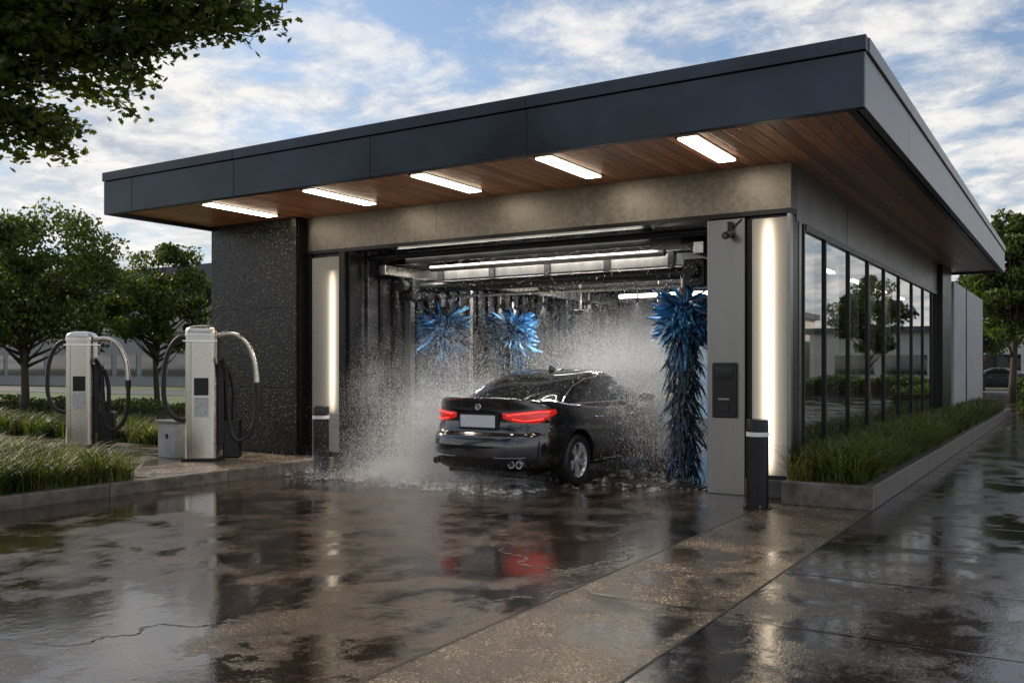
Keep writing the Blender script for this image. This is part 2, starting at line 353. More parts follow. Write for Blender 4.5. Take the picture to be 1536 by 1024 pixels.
while yy<21.5:
    box('tunnel_rib_right',-3.985,-3.935,yy,yy+.06,.0,3.54,M_black,B,.008); yy+=.9
box('tunnel_ceiling',-9.85,-3.94,YF+.31,22,3.55,3.65,M_int,B)
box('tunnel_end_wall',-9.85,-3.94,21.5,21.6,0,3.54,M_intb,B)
box('tunnel_exit_glow_panel',-8.6,-5.2,21.44,21.49,.3,2.6,pm('exit_panel_glow',(.08,.2,.32),.4,0,.4,2,emis=(.10,.20,.30),es=.6),B)  # end panel is no lamp; its blue glow is put into the material
for yb in (12.95,15.2,17.2): box('ceiling_beam',-9.79,-3.99,yb,yb+.12,3.3,3.545,M_black,B)
tube('roller_tube',[(-9.7,YF+.36,3.28),(-4.0,YF+.36,3.28)],.05,M_black,B)
# linear fixtures: a visible tube, and behind a baffle an added fill light that brightens bay and spray
tube('tunnel_light',[(-9.3,11.52,3.32),(-5.1,11.52,3.32)],.028,M_tube2,B)
tube('tunnel_light',[(-8.4,14.68,3.08),(-5.8,14.68,3.08)],.035,M_tube3,B)
tube('tunnel_light',[(-8.6,18.26,3.08),(-5.2,18.26,3.08)],.04,M_tube3,B)
def area(name,x,y,z,sx_,sy_,pw,tilt,color=(1,.95,.87)):
    l=bpy.data.lights.new(name,'AREA'); l.shape='RECTANGLE'; l.size=sx_; l.size_y=sy_; l.energy=pw; l.color=color
    o=bpy.data.objects.new(name,l); o.rotation_euler=(math.radians(tilt),0,0); link(o,B); o.location=(x,y,z)
area('tunnel_fill_light',-7.2,11.76,3.30,4.2,.08,150,8)  # added area lights, separate from the visible tubes
area('tunnel_fill_light',-7.1,14.92,3.06,2.8,.08,300,-22)
area('tunnel_fill_light',-6.9,18.50,3.06,3.4,.08,240,-20,(.85,.93,1))
for y0_,zb,x0_,x1_ in ((11.60,3.19,-9.4,-5.0),(14.76,2.96,-8.6,-5.6),(18.34,2.96,-8.7,-5.1)):
    box('fill_light_baffle',x0_,x1_,y0_,y0_+.012,zb,zb+.20,M_black,B)  # added screen and hood, keeping the fill light's glare off the wet floor
    box('fill_light_hood',x0_,x1_,y0_+.014,y0_+.30,zb+.165,zb+.185,M_black,B)
for x in (-9.3,-5.1): box('light_bracket',x-.05,x+.05,11.66,11.76,3.38,3.54,M_black,B)
for x in (-8.2,-6.0): box('light_hanger',x-.02,x+.02,14.88,14.92,3.15,3.54,M_black,B)
for x in (-8.2,-5.6): box('light_hanger',x-.02,x+.02,18.46,18.50,3.15,3.54,M_black,B)
box('side_header',-3.2,XR,YF+.255,24.0,3.30,3.953,M_side,B)
for yb in (13.9,17.0,20.0,23): box('side_header_seam',-3.0,XR+.003,yb,yb+.01,3.31,3.95,M_black,B)
box('side_corner_panel',-3.1,XR,YF+.365,11.42,.2,3.298,M_steel,B)
box('side_sill',-3.1,XR+.02,11.42,23.5,.0,.34,M_plinth,B)
win=[11.44,12.55,14.0,15.4,16.8,18.3,19.8,21.3,22.6,23.5]
for a in win: box('window_mullion',-3.05,XR+.02,a-.022,a+.022,.341,3.298,M_black,B,.004)
box('window_head',-3.05,XR+.03,11.48,23.5,3.22,3.298,M_black,B)
for a,b in zip(win[:-1],win[1:]):
    mesh_obj('window_glass',[(XR-.01,a+.022,.341),(XR-.01,b-.022,.341),(XR-.01,b-.022,3.22),(XR-.01,a+.022,3.22)],[(0,1,2,3)],M_glass,B)
box('room_floor',-3.79,-3.11,11.3,23.5,.0,.3,M_lightgrey,B)
box('room_back',-3.795,-3.77,11.3,23.5,.31,3.5,pm('room_wall',(.50,.52,.50),.6,0,.4,.8),B)
for yb,wd in ((12.2,.5),(15.0,.7),(18.6,.6)): box('room_cabinet',-3.76,-3.45,yb,yb+wd,.305,1.3,M_lightgrey,B,.02)
mrl=emat('room_lamp',(1,.9,.75),12)
for yb in (12.6,14.6,16.8,19.2,21.5): box('room_pendant',-3.5,-3.42,yb,yb+.8,3.05,3.09,mrl,B)
box('dark_pier',-3.2,XR+.12,23.55,25.2,0,3.953,M_black,B)
box('rear_wing',-9,XR+.08,26.1,34,0,3.75,M_lightgrey,B)
box('rear_wing_link',-9,XR-.02,25.2,26.1,0,3.89,M_side,B)
box('rear_wing_band',-9.02,XR+.10,28.9,29.0,0,3.76,M_black,B)
box('wall_back_infill',-12.7,-9.9,14.5,25,0,3.953,M_side,B)
G=empty('floor_grate',(-7,11.3,0)); box('grate_pit',-9.8,-4.0,11.0,11.5,.001,.006,M_black,G)
for k in range(58): box('grate_bar',-9.75+k*.1,-9.71+k*.1,11.01,11.49,.006,.02,M_steel,G)
K=empty('payment_terminal',(-3.70,YF-.05,1.3))
box('housing',-3.86,-3.56,YF-.075,YF-.021,.93,1.60,M_black,K,.012)
box('screen',-3.82,-3.60,YF-.082,YF-.0755,1.40,1.55,pm('dark_screen',(.01,.012,.016),.08,0,.1),K)
box('card_slot',-3.78,-3.64,YF-.083,YF-.0755,1.15,1.17,M_steel,K); box('reader',-3.77,-3.65,YF-.085,YF-.0755,1.0,1.1,M_rubber,K,.005)
C=empty('security_camera',(-3.6,YF-.1,3.1))
box('bracket',-3.66,-3.60,YF-.10,YF-.02,3.18,3.30,M_black,C,.008)
tube('body',[(-3.63,YF-.06,3.16),(-3.63,YF-.26,3.11)],.045,M_black,C); tube('lens',[(-3.63,YF-.26,3.11),(-3.63,YF-.275,3.106)],.03,M_steel,C)
tube('cable',[(-3.63,YF-.03,3.2),(-3.56,YF-.03,3.28),(-3.5,YF-.03,3.33)],.01,M_rubber,C)
P=empty('planter',(-2.4,20,0))
box('kerb_front',-2.9,-1.92,10.40,10.55,0,.265,M_kerb,P,.015)
y=10.56
while y<31:
    box('kerb_side',-2.07,-1.92,y,y+2.0-.008,0,.265,M_kerb,P,.015); y+=2.0
box('soil',-2.89,-2.075,10.555,31,0,.22,M_soil,P)

# ------------------------------------------------------------ bollards
M_band=pm('band',(.8,.8,.78),.35)
def bollard(x,y):
    e=empty('bollard',(x,y,0)); 
    lathe('base_plate',[(0,.0),(.155,.0),(.155,.014),(0,.014)],(x,y,0.006),M_black,e,40)
    lathe('post',[(.118,.02),(.118,.78),(.112,.785),(.112,.79)],(x,y,0),M_black,e,40)
    lathe('reflective_band',[(.112,.788),(.121,.79),(.121,.835),(.112,.838)],(x,y,0),M_band,e,40)
    lathe('cap',[(.112,.836),(.118,.84),(.118,.955),(.110,.972),(.06,.98),(0,.982)],(x,y,0),M_black,e,40)
    for k in range(4):
        t=k*math.pi/2+.5; lathe('bolt',[(.0,.03),(.012,.03),(.012,.0)],(x+.137*math.cos(t),y+.137*math.sin(t),.02),M_steel,e,8)
bollard(-3.04,9.98); bollard(-9.52,9.98)

# ------------------------------------------------------------ vacuum station
M_label=pm('label_print',(.45,.46,.48),.4,0,.6,60)
def vacuum(loc,rot):
    E=empty('vacuum_station',(0,0,0))
    box('base',-.27,.27,-.23,.23,0,.05,M_black,E,.01)
    def rr(w,d,r,z,n=6):
        pts=[]
        for cx_,cy_,a0 in ((w-r,d-r,0),(-w+r,d-r,90),(-w+r,-d+r,180),(w-r,-d+r,270)):
            for k in range(n+1):
                a=math.radians(a0+90*k/n); pts.append((cx_+r*math.cos(a),cy_+r*math.sin(a),z))
        return pts
    secs=[(.235,.19,.10,.05),(.235,.19,.10,1.86),(.243,.198,.105,1.862),(.243,.198,.105,1.90),(.235,.19,.10,1.95),(.20,.16,.09,1.995),(.13,.10,.06,2.02),(.05,.04,.02,2.028)]
    V=[];F=[]; 
    for s in secs: V+=rr(*s)
    n=28
    for i in range(len(secs)-1):
        for k in range(n): F.append((i*n+k,i*n+(k+1)%n,(i+1)*n+(k+1)%n,(i+1)*n+k))
    F.append(tuple((len(secs)-1)*n+k for k in range(n)))
    o=mesh_obj('canister',V,F,M_steel2,E,True); m=o.modifiers.new('es','EDGE_SPLIT'); m.split_angle=math.radians(35)
    box('door_seam',-.135,-.130,-.1925,-.188,.12,1.8,M_black,E)
    box('instruction_panel',-.09,.12,-.197,-.191,.98,1.24,M_black,E,.004)
    box('label',-.09,.12,-.196,-.191,.66,.95,M_label,E,.002)
    g=lathe('gauge',[(0,-.012),(.035,-.012),(.04,0)],(0,0,0),M_black,E,24); g.location=(0,-.192,1.7); g.rotation_euler=(math.radians(90),0,0)
    box('collar',-.246,.246,-.2,.2,1.78,1.80,M_chrome,E,.004)
    tube('boom_pipe',[(.2,0,1.87),(.36,-.02,1.90),(.52,-.04,1.87),(.66,-.05,1.74),(.75,-.06,1.54),(.79,-.06,1.30),(.80,-.06,1.10)],.042,M_steel2,E,14,6)
    tube('hose_right',[(.80,-.06,1.12),(.80,-.06,.85),(.76,-.06,.55),(.66,-.06,.36),(.52,-.08,.30),(.42,-.08,.45),(.38,-.08,.85),(.36,-.08,1.2)],.036,M_rubber,E,12,6)
    tube('hose_left',[(-.2,0,1.84),(-.34,-.02,1.84),(-.46,-.04,1.70),(-.54,-.05,1.45),(-.56,-.06,1.15),(-.54,-.06,.88),(-.42,-.05,.66),(-.24,-.04,.60)],.036,M_rubber,E,12,6)
    tube('hose_collar',[(.80,-.06,1.17),(.80,-.06,1.03)],.050,M_rubber,E)
    box('side_rack',.236,.33,-.12,.12,.25,1.45,M_black,E,.01)
    box('side_motor',.30,.55,-.10,.14,.03,.62,M_black,E,.03,3)
    for z in (.8,1.1,1.35): tube('hook',[(.30,-.05,z),(.36,-.1,z),(.40,-.1,z+.05)],.014,M_black,E,8,3)
    tube('nozzle',[(.36,-.1,1.2),(.35,-.12,1.34),(.32,-.18,1.47),(.30,-.24,1.53)],.042,M_rubber,E,12,4)
    tube('nozzle2',[(.45,-.02,.6),(.46,-.02,1.0),(.43,-.04,1.22),(.39,-.06,1.36)],.034,M_rubber,E,12,4)
    E.location=loc; E.rotation_euler=(0,0,rot); return E
vacuum((-11.25,9.28,.145),math.radians(38)); vacuum((-15.0,9.75,.145),math.radians(38))
U=empty('utility_box',(-11.95,9.35,.14))
box('cabinet',-12.2,-11.78,9.2,9.5,.146,.68,pm('cabinet_paint',(.34,.34,.33),.45),U,.015); box('lid',-12.23,-11.75,9.17,9.53,.682,.73,M_steel,U,.01)
box('latch',-12.0,-11.96,9.185,9.199,.45,.52,M_black,U)

# ------------------------------------------------------------ tunnel machinery
def gantry():
    g=empty('car_wash_gantry',(-6.9,12.4,0))
    for x in (-9.55,-4.25):
        box('rail',x-.07,x+.07,11.4,20,3.02,3.18,M_steel2,g,.01)
        box('rail_hanger',x-.03,x+.03,12,12.08,3.18,3.55,M_black,g)
    for yb in (12.1,12.9):
        box('cross_beam',-9.48,-4.32,yb,yb+.14,2.96,3.14,M_steel,g,.012)
    tube('wash_arm',[(-9.2,12.0,2.84),(-4.6,12.0,2.84)],.09,M_black,g); tube('roller_pipe',[(-8.9,11.85,3.12),(-4.9,11.85,3.12)],.05,M_steel,g)
    tube('spray_bar',[(-9.1,12.5,2.72),(-4.5,12.5,2.72)],.03,M_steel2,g)
    for x in (-8.8,-8.0,-7.2,-6.4,-5.6,-4.9):
        tube('nozzle_drop',[(x,12.5,2.72),(x,12.5,2.56)],.014,M_steel2,g,8); tube('nozzle',[(x,12.5,2.56),(x,12.5,2.50)],.024,M_black,g,8)
    for x in (-7.6,-6.1): 
        tube('drop_pipe',[(x,14.5,3.5),(x,14.5,2.55)],.025,M_steel2,g); box('spray_head',x-.09,x+.09,14.44,14.56,2.45,2.56,M_black,g,.01)
    for x in (-9.35,-4.45):
        box('motor',x-.16,x+.16,11.75,12.15,2.62,3.0,M_black,g,.03,3)
        tube('motor_can',[(x,11.74,2.85),(x,11.60,2.85)],.10,M_black,g)
        box('carriage',x-.13,x+.13,11.6,13.0,3.19,3.29,M_black,g,.01)
    for k in range(7):
        x=-9.0+k*.7; tube('hydraulic_hose',[(x,12.3,3.3),(x+.2,12.25,3.17+.05*(k%2)),(x+.45,12.3,3.32)],.016,M_rubber,g,8,5)
    for x in (-8.9,-7.9,-6.9,-5.9,-4.9):
        box('beam_clamp',x-.05,x+.05,12.07,12.095,2.93,3.17,M_black,g,.005)
    box('post_left',-9.72,-9.6,12.2,12.32,0,3.0,M_steel,g,.01)
    box('post_mid',-9.45,-9.35,13.6,13.7,0,3.0,M_steel2,g,.01)
gantry()
M_br=[pm('brush_blue',(.03,.19,.44),.5,0,.35,6),pm('brush_blue_dark',(.008,.045,.12),.5,0,.4,6),pm('brush_cyan',(.06,.30,.54),.5,0,.3,6),pm('brush_teal',(.009,.045,.055),.5,0,.4,6),pm('brush_navy',(.004,.012,.028),.5,0,.4,6)]
def brush(x,y,z0,z1,r,seed):
    e=empty('rotary_brush',(x,y,0)); rs=np.random.default_rng(seed)
    tube('shaft',[(x,y,z0-.05),(x,y,z1+.45)],.045,M_steel,e)
    V=[];F=[];mi=[]
    def strip(z,a,L,droop,wd,mat,lift=0):
        d=np.array([math.cos(a),math.sin(a),0]); s=np.array([-math.sin(a),math.cos(a),0]); c=np.array([x,y,z])
        tw=rs.uniform(-1.3,1.3); sv=s*math.cos(tw)+np.array([0,0,1])*math.sin(tw)
        b=len(V); K=4; bend=rs.normal(0,.25)
        for k in range(K+1):
            t=k/K; p=c+d*(.04+L*t*(1-.3*droop*t))+s*bend*L*t*t+np.array([0,0,lift*L*t-droop*L*t*t*.9])
            ww=wd*(.6,.8,1.,1.05,.55)[k]
            V.append(tuple(p-sv*ww)); V.append(tuple(p+sv*ww))
        for k in range(K): F.append((b+2*k,b+2*k+1,b+2*k+3,b+2*k+2)); mi.append(mat)
    n=int((z1-z0)/.05)
    for i in range(n):
        z=z0+(z1-z0)*i/n; f=(z1-z)/(z1-z0)
        lay=.80+.20*math.sin(z*23+seed)
        for k in range(28):
            a=rs.uniform(0,6.283); m_=rs.choice([0,1,1,3,3,4]) if f<.3 else rs.choice([1,3,3,4,4,4])  # lower strips take darker blues and teals; their shade is partly painted in
            strip(z+rs.uniform(-.03,.03),a,r*.95*lay*rs.uniform(.5,1.05),rs.uniform(.5,1.5),.017,m_)
    for k in range(700):
        a=rs.uniform(0,6.283); strip(z1-.02+rs.uniform(-.26,.12),a,r*rs.uniform(.7,1.12),rs.uniform(-.1,.7),.020,rs.choice([0,0,2,1,1,0]),rs.uniform(-.5,.8))
    mesh_obj('bristles',V,F,None,e,False,mats=M_br,mi=mi)
    lathe('hub',[(0,.1),(.09,.1),(.11,.04),(.11,-.04),(0,-.04)],(x,y,z1+.22),M_black,e,24)
brush(-4.62,11.85,.15,2.30,.40,1); brush(-9.05,12.35,.15,2.22,.42,2); brush(-9.1,14.6,.15,2.3,.46,3); brush(-4.75,15.0,.15,2.35,.42,5)

# ------------------------------------------------------------ car
def hermite(xs,ys):
    xs=np.array(xs,float); ys=np.array(ys,float); d=np.diff(ys)/np.diff(xs)
    m=np.zeros(len(xs)); m[0]=d[0]; m[-1]=d[-1]
    for i in range(1,len(xs)-1): m[i]=0 if d[i-1]*d[i]<=0 else 2*d[i-1]*d[i]/(d[i-1]+d[i])
    def f(x):
        x=np.clip(x,xs[0],xs[-1]); i=np.clip(np.searchsorted(xs,x)-1,0,len(xs)-2); h=xs[i+1]-xs[i]; t=(x-xs[i])/h
        return (2*t**3-3*t**2+1)*ys[i]+(t**3-2*t**2+t)*h*m[i]+(-2*t**3+3*t**2)*ys[i+1]+(t**3-t**2)*h*m[i+1]
    return f
YM=2.43; WB=.98; ZB=.24
topz=hermite([0,.1,.5,1.0,2.0,3.3,3.7,4.3,4.7,4.86],[1.125,1.125,1.11,1.07,1.02,1.03,1.02,.93,.83,.78])
rearf=hermite([.2,.30,.42,.55,.64,.69,.72,.85,1.0,1.07,1.14],[.17,.06,.01,.0,.02,.05,.095,.13,.125,.10,.07])
frontf=hermite([.2,.35,.55,.7,.8,1.0],[4.72,4.84,4.86,4.82,4.76,4.6])
wf=hermite([0,.06,.2,.45,.60,.67,.71,.85,.94,1.0],[.88,.945,.985,1.0,.998,.975,.985,.965,.93,.875])
def sup(th):
    n=4.6 if th<0 else 3.6; c=max(0,math.cos(th)); s=abs(math.sin(th))
    return c**(2/n),math.copysign(s**(2/n),th)
ths=np.linspace(-math.pi/2,math.pi/2,6001); pts=np.array([[WB*sup(t)[0],2.43*sup(t)[1]] for t in ths])
arc=np.concatenate([[0],np.cumsum(np.hypot(*np.diff(pts,axis=0).T))]); AL=arc[-1]
def th_of(s): return float(np.interp(s*AL,arc,ths))
def s_of_x(x):
    i=np.argmax((pts[:,0]>=x)); return arc[i]/AL
def s_of_y(y):
    i=np.argmax((pts[:,1]+YM>=y)&(pts[:,0]>.7*WB)); return arc[i]/AL
def body(s,v=None,z=None):
    cxx,sy=sup(th_of(s)); yn=YM+YM*sy; xn=WB*cxx; cr=.03*(1-cxx**2)
    zt=float(topz(yn))+cr
    if v is None: v=(z-ZB)/(zt-ZB)
    zz_=ZB+v*(zt-ZB)
    yr=float(rearf(zz_)); yf=float(frontf(zz_))
    y_=YM+(YM-yr)*sy if sy<0 else YM+(yf-YM)*sy
    return np.array([xn*float(wf(v)),y_,zz_])
CX,CY=-6.56,9.62
CAR=empty('sedan_car',(CX,CY+2.4,0))
def paint():
    m,nt,out=nmat('black_car_paint'); p=nt.nodes.new('ShaderNodeBsdfPrincipled'); nt.links.new(p.outputs[0],out.inputs[0])
    p.inputs['Base Color'].default_value=(.008,.008,.009,1); p.inputs['Roughness'].default_value=.10; p.inputs['Coat Weight'].default_value=1; p.inputs['Coat Roughness'].default_value=.02; p.inputs['Specular IOR Level'].default_value=.9
    vo=nt.nodes.new('ShaderNodeTexVoronoi'); vo.inputs['Scale'].default_value=60; nt.links.new(nt.nodes.new('ShaderNodeNewGeometry').outputs['Position'],vo.inputs['Vector'])
    h=ramp(nt,vo.outputs['Distance'],[(0,1.),(.25,0.)]).outputs[0]
    b=bumpn(nt,h,.12,.003); nt.links.new(b,p.inputs['Normal']); nt.links.new(b,p.inputs['Coat Normal']); return m
M_paint=paint()
M_cglass=pm('car_glass',(.014,.016,.018),.04,0,.1,4,rvar=.01,coat=1,spec=.9)
M_red=pm('tail_lamp_red',(.35,.010,.010),.12,0,.1,4,rvar=.02,emis=(1,.02,.015),es=.38,coat=1)
M_redb=emat('tail_lamp_lit',(1,.06,.04),3.6)
M_trim=pm('black_trim',(.01,.01,.01),.45,0,.2,5)
M_plate=pm('plate_white',(.72,.74,.76),.4,0,.05,5)
def W3(p): return (p[0]+CX,p[1]+CY,p[2])
def grid_half(fn,ncol,rows,name,mats,matfn=None):
    bm=bmesh.new(); R=len(rows)
    for sgn in (1,-1):
        vs=[]
        for i in range(ncol+1):
            cl=[]
            for r in rows:
                p=fn(i/ncol,r); cl.append(bm.verts.new(W3((p[0]*sgn,p[1],p[2]))))
            vs.append(cl)
        for i in range(ncol):
            for j in range(R-1):
                f=bm.faces.new((vs[i][j],vs[i+1][j],vs[i+1][j+1],vs[i][j+1])); f.smooth=True
                if matfn: f.material_index=matfn((i+.5)/ncol,(rows[j],rows[j+1]))
    bmesh.ops.remove_doubles(bm,verts=bm.verts,dist=.0004); bmesh.ops.dissolve_degenerate(bm,edges=bm.edges,dist=.0003)
    bmesh.ops.recalc_face_normals(bm,faces=bm.faces)
    me=bpy.data.meshes.new(name); bm.to_mesh(me); bm.free()
    for m in mats: me.materials.append(m)
    return link(bpy.data.objects.new(name,me),CAR)
def bfn(s,r):
    k,val=r
    if k=='b': p=body(s,v=0); return np.array([p[0]*val,p[1],p[2]])
    if k=='s': return body(s,v=val)
    p=body(s,v=1); x=p[0]*val; cxn,_=sup(th_of(s))
    return np.array([x,p[1],p[2]+.03*(cxn**2)*(1-val**2)])
rows=[('b',k) for k in (0,.5,.9)]+[('s',v) for v in np.linspace(0,1,34)]+[('t',k) for k in (.97,.9,.75,.5,.25,0)]
bo=grid_half(bfn,150,rows,'body',[M_paint,M_trim])
RW,FW,WR=1.06,3.88,.335
Vc=[];Fc=[]
for yw in (RW,FW):
    for sg in (1,-1):
        V,F=sweep([(CX+sg*.60,CY+yw,.345),(CX+sg*1.2,CY+yw,.345)],.392,48)
        b=len(Vc); Vc+=V; Fc+=[tuple(b+i for i in f) for f in F]
me=bpy.data.meshes.new('arch_cut'); me.from_pydata([tuple(v) for v in Vc],[],Fc)
bmx=bmesh.new(); bmx.from_mesh(me); bmesh.ops.recalc_face_normals(bmx,faces=bmx.faces); bmx.to_mesh(me); bmx.free(); me.materials.append(M_trim)
co_=bpy.data.objects.new('arch_cut',me); col.objects.link(co_)
bmod=bo.modifiers.new('arch','BOOLEAN'); bmod.operation='DIFFERENCE'; bmod.object=co_; bmod.solver='EXACT'
try: bmod.material_mode='TRANSFER'
except Exception: pass
dg=bpy.context.evaluated_depsgraph_get(); dg.update()
nm=bpy.data.meshes.new_from_object(bo.evaluated_get(dg)); bo.modifiers.clear(); bo.data=nm
bpy.data.objects.remove(co_)
gyr=hermite([.96,1.08,1.14,1.3,1.42,1.48,1.51],[.44,.60,.74,1.15,1.54,1.86,2.1])
gyf=hermite([.96,1.04,1.2,1.36,1.46,1.51],[4.0,3.8,3.42,3.0,2.68,2.4])
gw=hermite([.96,1.04,1.2,1.36,1.45,1.49,1.51],[.89,.86,.80,.725,.665,.61,.55])
def gsup(th,n): c=max(0,math.cos(th)); s=abs(math.sin(th)); return c**(2/n),math.copysign(s**(2/n),th)
GN=4.2
t2=np.linspace(-math.pi/2,math.pi/2,4001); p2=np.array([[.75*gsup(t,GN)[0],1.5*gsup(t,GN)[1]] for t in t2]); a2=np.concatenate([[0],np.cumsum(np.hypot(*np.diff(p2,axis=0).T))])
def gfn(s,r):
    k,val=r; th=float(np.interp(s*a2[-1],a2,t2)); cxx,sy=gsup(th,GN)
    z=val if k=='s' else 1.51
    yr=float(gyr(z)); yf=float(gyf(z)); ym=(yr+yf)/2; y_=ym+(yf-yr)/2*sy; x=float(gw(z))*cxx
    if k=='t': x=x*val; z=1.51+.018*(cxx**2)*(1-val**2)
    return np.array([x,y_,z])
def gmat(s,rr_):
    (k,a),(k2,b)=rr_
    if k=='t' or k2=='t': return 0
    z=(a+b)/2
    if z>1.455 or z<1.045: return 0
    p=gfn(s,('s',z)); th=float(np.interp(s*a2[-1],a2,t2)); cxx,sy=gsup(th,GN)
    if sy<0 and cxx<.90: return 1
    if sy>0 and cxx<.88: return 1
    y_=p[1]; lo=.78+(z-1.05)*2.15; hi=3.52-(z-1.05)*2.1
    if lo+.1<y_<2.0 or 2.08<y_<hi: return 1
    return 0
grow=[('s',z) for z in np.linspace(.96,1.51,30)]+[('t',k) for k in (.9,.75,.5,.25,0)]
grid_half(gfn,140,grow,'greenhouse',[M_paint,M_cglass],gmat)
def patch(name,s0,s1,zlo,zhi,off,mat,sgn,na=24,nb=5,fn=body):
    V=[];F=[]
    for i in range(na+1):
        a=i/na; s=s0+(s1-s0)*a
        for j in range(nb+1):
            z=zlo(a)+(zhi(a)-zlo(a))*j/nb
            p=fn(s,z=z); e=1e-3; du=fn(min(s+e,1),z=z)-fn(max(s-e,0),z=z); dv=fn(s,z=z+.004)-fn(s,z=z-.004)
            n=np.cross(du,dv); n/=np.linalg.norm(n)+1e-9
            if n[0]*p[0]+n[1]*(p[1]-YM)*.4<0: n=-n
            edge=.35 if (i in(0,na) or j in(0,nb)) else 1
            q=p+n*off*edge; V.append(W3((q[0]*sgn,q[1],q[2])))
    for i in range(na):
        for j in range(nb): F.append((i*(nb+1)+j,(i+1)*(nb+1)+j,(i+1)*(nb+1)+j+1,i*(nb+1)+j+1))
    return mesh_obj(name,V,F,mat,CAR,True)
sx_=s_of_x(.36); sc_=s_of_y(.50); I=lambda xs,ys:(lambda a:float(np.interp(a,xs,ys)))
for sg in (1,-1):
    patch('tail_lamp',sx_,sc_,I([0,.25,.6,1],[.90,.85,.84,.96]),I([0,.3,.7,1],[.965,.985,1.01,1.01]),.014,M_red,sg,40,6)
    patch('tail_lamp_strip',sx_+.008,sc_-.02,I([0,.3,.7,1],[.930,.950,.97,.975]),I([0,.3,.7,1],[.945,.97,.993,.99]),.018,M_redb,sg,40,2)
    patch('tail_lamp_strip_low',sx_+.02,sc_-.04,I([0,.4,1],[.885,.862,.885]),I([0,.4,1],[.90,.883,.905]),.018,M_redb,sg,40,2)
    patch('bumper_seam',0,s_of_y(.62),I([0,1],[.685,.70]),I([0,1],[.693,.708]),.003,M_trim,sg,60,1)
    patch('bumper_chrome',s_of_x(.30),s_of_x(.70),I([0,1],[.405,.415]),I([0,1],[.417,.427]),.008,M_chrome,sg,20,1)
    patch('diffuser',0,s_of_x(.74),I([0,.7,1],[.27,.27,.30]),I([0,.7,1],[.40,.40,.36]),.006,M_trim,sg,30,3)
    patch('sill_trim',s_of_y(1.5),s_of_y(3.4),I([0,1],[.275,.275]),I([0,1],[.295,.295]),.008,M_chrome,sg,30,1)
    for yd in (1.42,2.04,3.22):
        patch('door_seam',s_of_y(yd),s_of_y(yd+.007),I([0,1],[.33,.33]),I([0,1],[1.0,1.0]),.002,M_trim,sg,1,12)
    patch('trunk_seam',s_of_x(.66),s_of_x(.668),I([0,1],[.70,.70]),I([0,1],[.86,.86]),.003,M_trim,sg,1,6)
    def gp(y_,z):
        yr=float(gyr(z)); yf=float(gyf(z)); ym=(yr+yf)/2; sy=(y_-ym)/((yf-yr)/2); cxx=max(0,1-abs(sy)**GN)**(1/GN); return float(gw(z))*cxx
    low=[(y_,1.06+ .004*math.sin(y_)) for y_ in np.linspace(.92,3.42,40)]
    zs=np.interp(np.linspace(.92,3.42,50),[.92,1.05,1.33,1.7,2.1,2.5,2.8,3.1,3.42],[1.07,1.15,1.285,1.385,1.425,1.42,1.37,1.26,1.07])
    up=list(zip(np.linspace(.92,3.42,50),zs))
    for nm_,line in (('window_chrome_low',low),('window_chrome_top',up)):
        tube(nm_,[W3(((gp(a,b)+.005)*sg,a,b)) for a,b in line],.012,M_chrome,CAR,6)
    for yd in (1.62,2.72):
        p=body(s_of_y(yd),z=.88); tube('door_handle',[W3(((p[0]+.01)*sg,yd-.09,.875)),W3(((p[0]+.035)*sg,yd-.06,.88)),W3(((p[0]+.035)*sg,yd+.06,.885)),W3(((p[0]+.01)*sg,yd+.09,.885))],.013,M_chrome,CAR,8,4)
    bm=bmesh.new(); bmesh.ops.create_uvsphere(bm,u_segments=24,v_segments=14,radius=1)
    for v in bm.verts:
        x,y_,z=v.co; v.co=(x*.125*(1-.15*y_),y_*.085+(.0 if y_<0 else .03*y_),z*.075*(1-.25*x*sg))
    me=bpy.data.meshes.new('mirror'); bm.to_mesh(me); bm.free(); me.materials.append(M_paint); me.polygons.foreach_set('use_smooth',[True]*len(me.polygons))
    o=bpy.data.objects.new('mirror_housing',me); o.location=W3((1.03*sg,3.08,1.10)); link(o,CAR)
    tube('mirror_stalk',[W3((.82*sg,3.16,1.05)),W3((.97*sg,3.10,1.07))],.022,M_trim,CAR,8)
    for dx in (-.055,.055):
        xe=.58+dx; tube('exhaust_tip',[W3((xe*sg,.055,.335)),W3((xe*sg,.24,.335))],.045,M_chrome,CAR,20); tube('exhaust_bore',[W3((xe*sg,.052,.335)),W3((xe*sg,.065,.335))],.034,M_trim,CAR,20)
box('plate_recess',CX-.30,CX+.30,CY+.10,CY+.13,.755,.955,M_trim,CAR,.01)
box('number_plate',CX-.265,CX+.265,CY+.08,CY+.094,.78,.935,M_plate,CAR,.008)
box('plate_frame',CX-.275,CX+.275,CY+.087,CY+.10,.77,.945,M_trim,CAR,.006)
bd=lathe('badge_ring',[(.034,0),(.039,-.008),(.045,0),(.039,.004),(.034,0)],(0,0,0),M_chrome,CAR,32); bd.rotation_euler=(math.radians(90),0,0); bd.location=(CX,CY+.098,1.04)
bx=lathe('badge_core',[(0,-.004),(.03,-.004),(.034,.002)],(0,0,0),M_steel,CAR,24); bx.rotation_euler=(math.radians(90),0,0); bx.location=(CX,CY+.100,1.04)
Vs=[];Fs=[]
for i in range(41):
    x=-.70+1.40*i/40; yy0=.075+2.36*(1-(1-(abs(x)/.86)**4.6)**(1/4.6)); zz0=1.155-.02*(x/.8)**2; tp=1 if abs(x)<.5 else max(.12,1-(abs(x)-.5)/.2)
    for dy,dz in ((-.025,.010),(.0,.022),(.10,.0),(.06,-.02),(-.01,-.01)): Vs.append(W3((x,yy0+dy*tp,zz0+dz*tp-.014)))
for i in range(40):
    for k in range(5): k2=(k+1)%5; Fs.append((i*5+k,i*5+k2,(i+1)*5+k2,(i+1)*5+k))
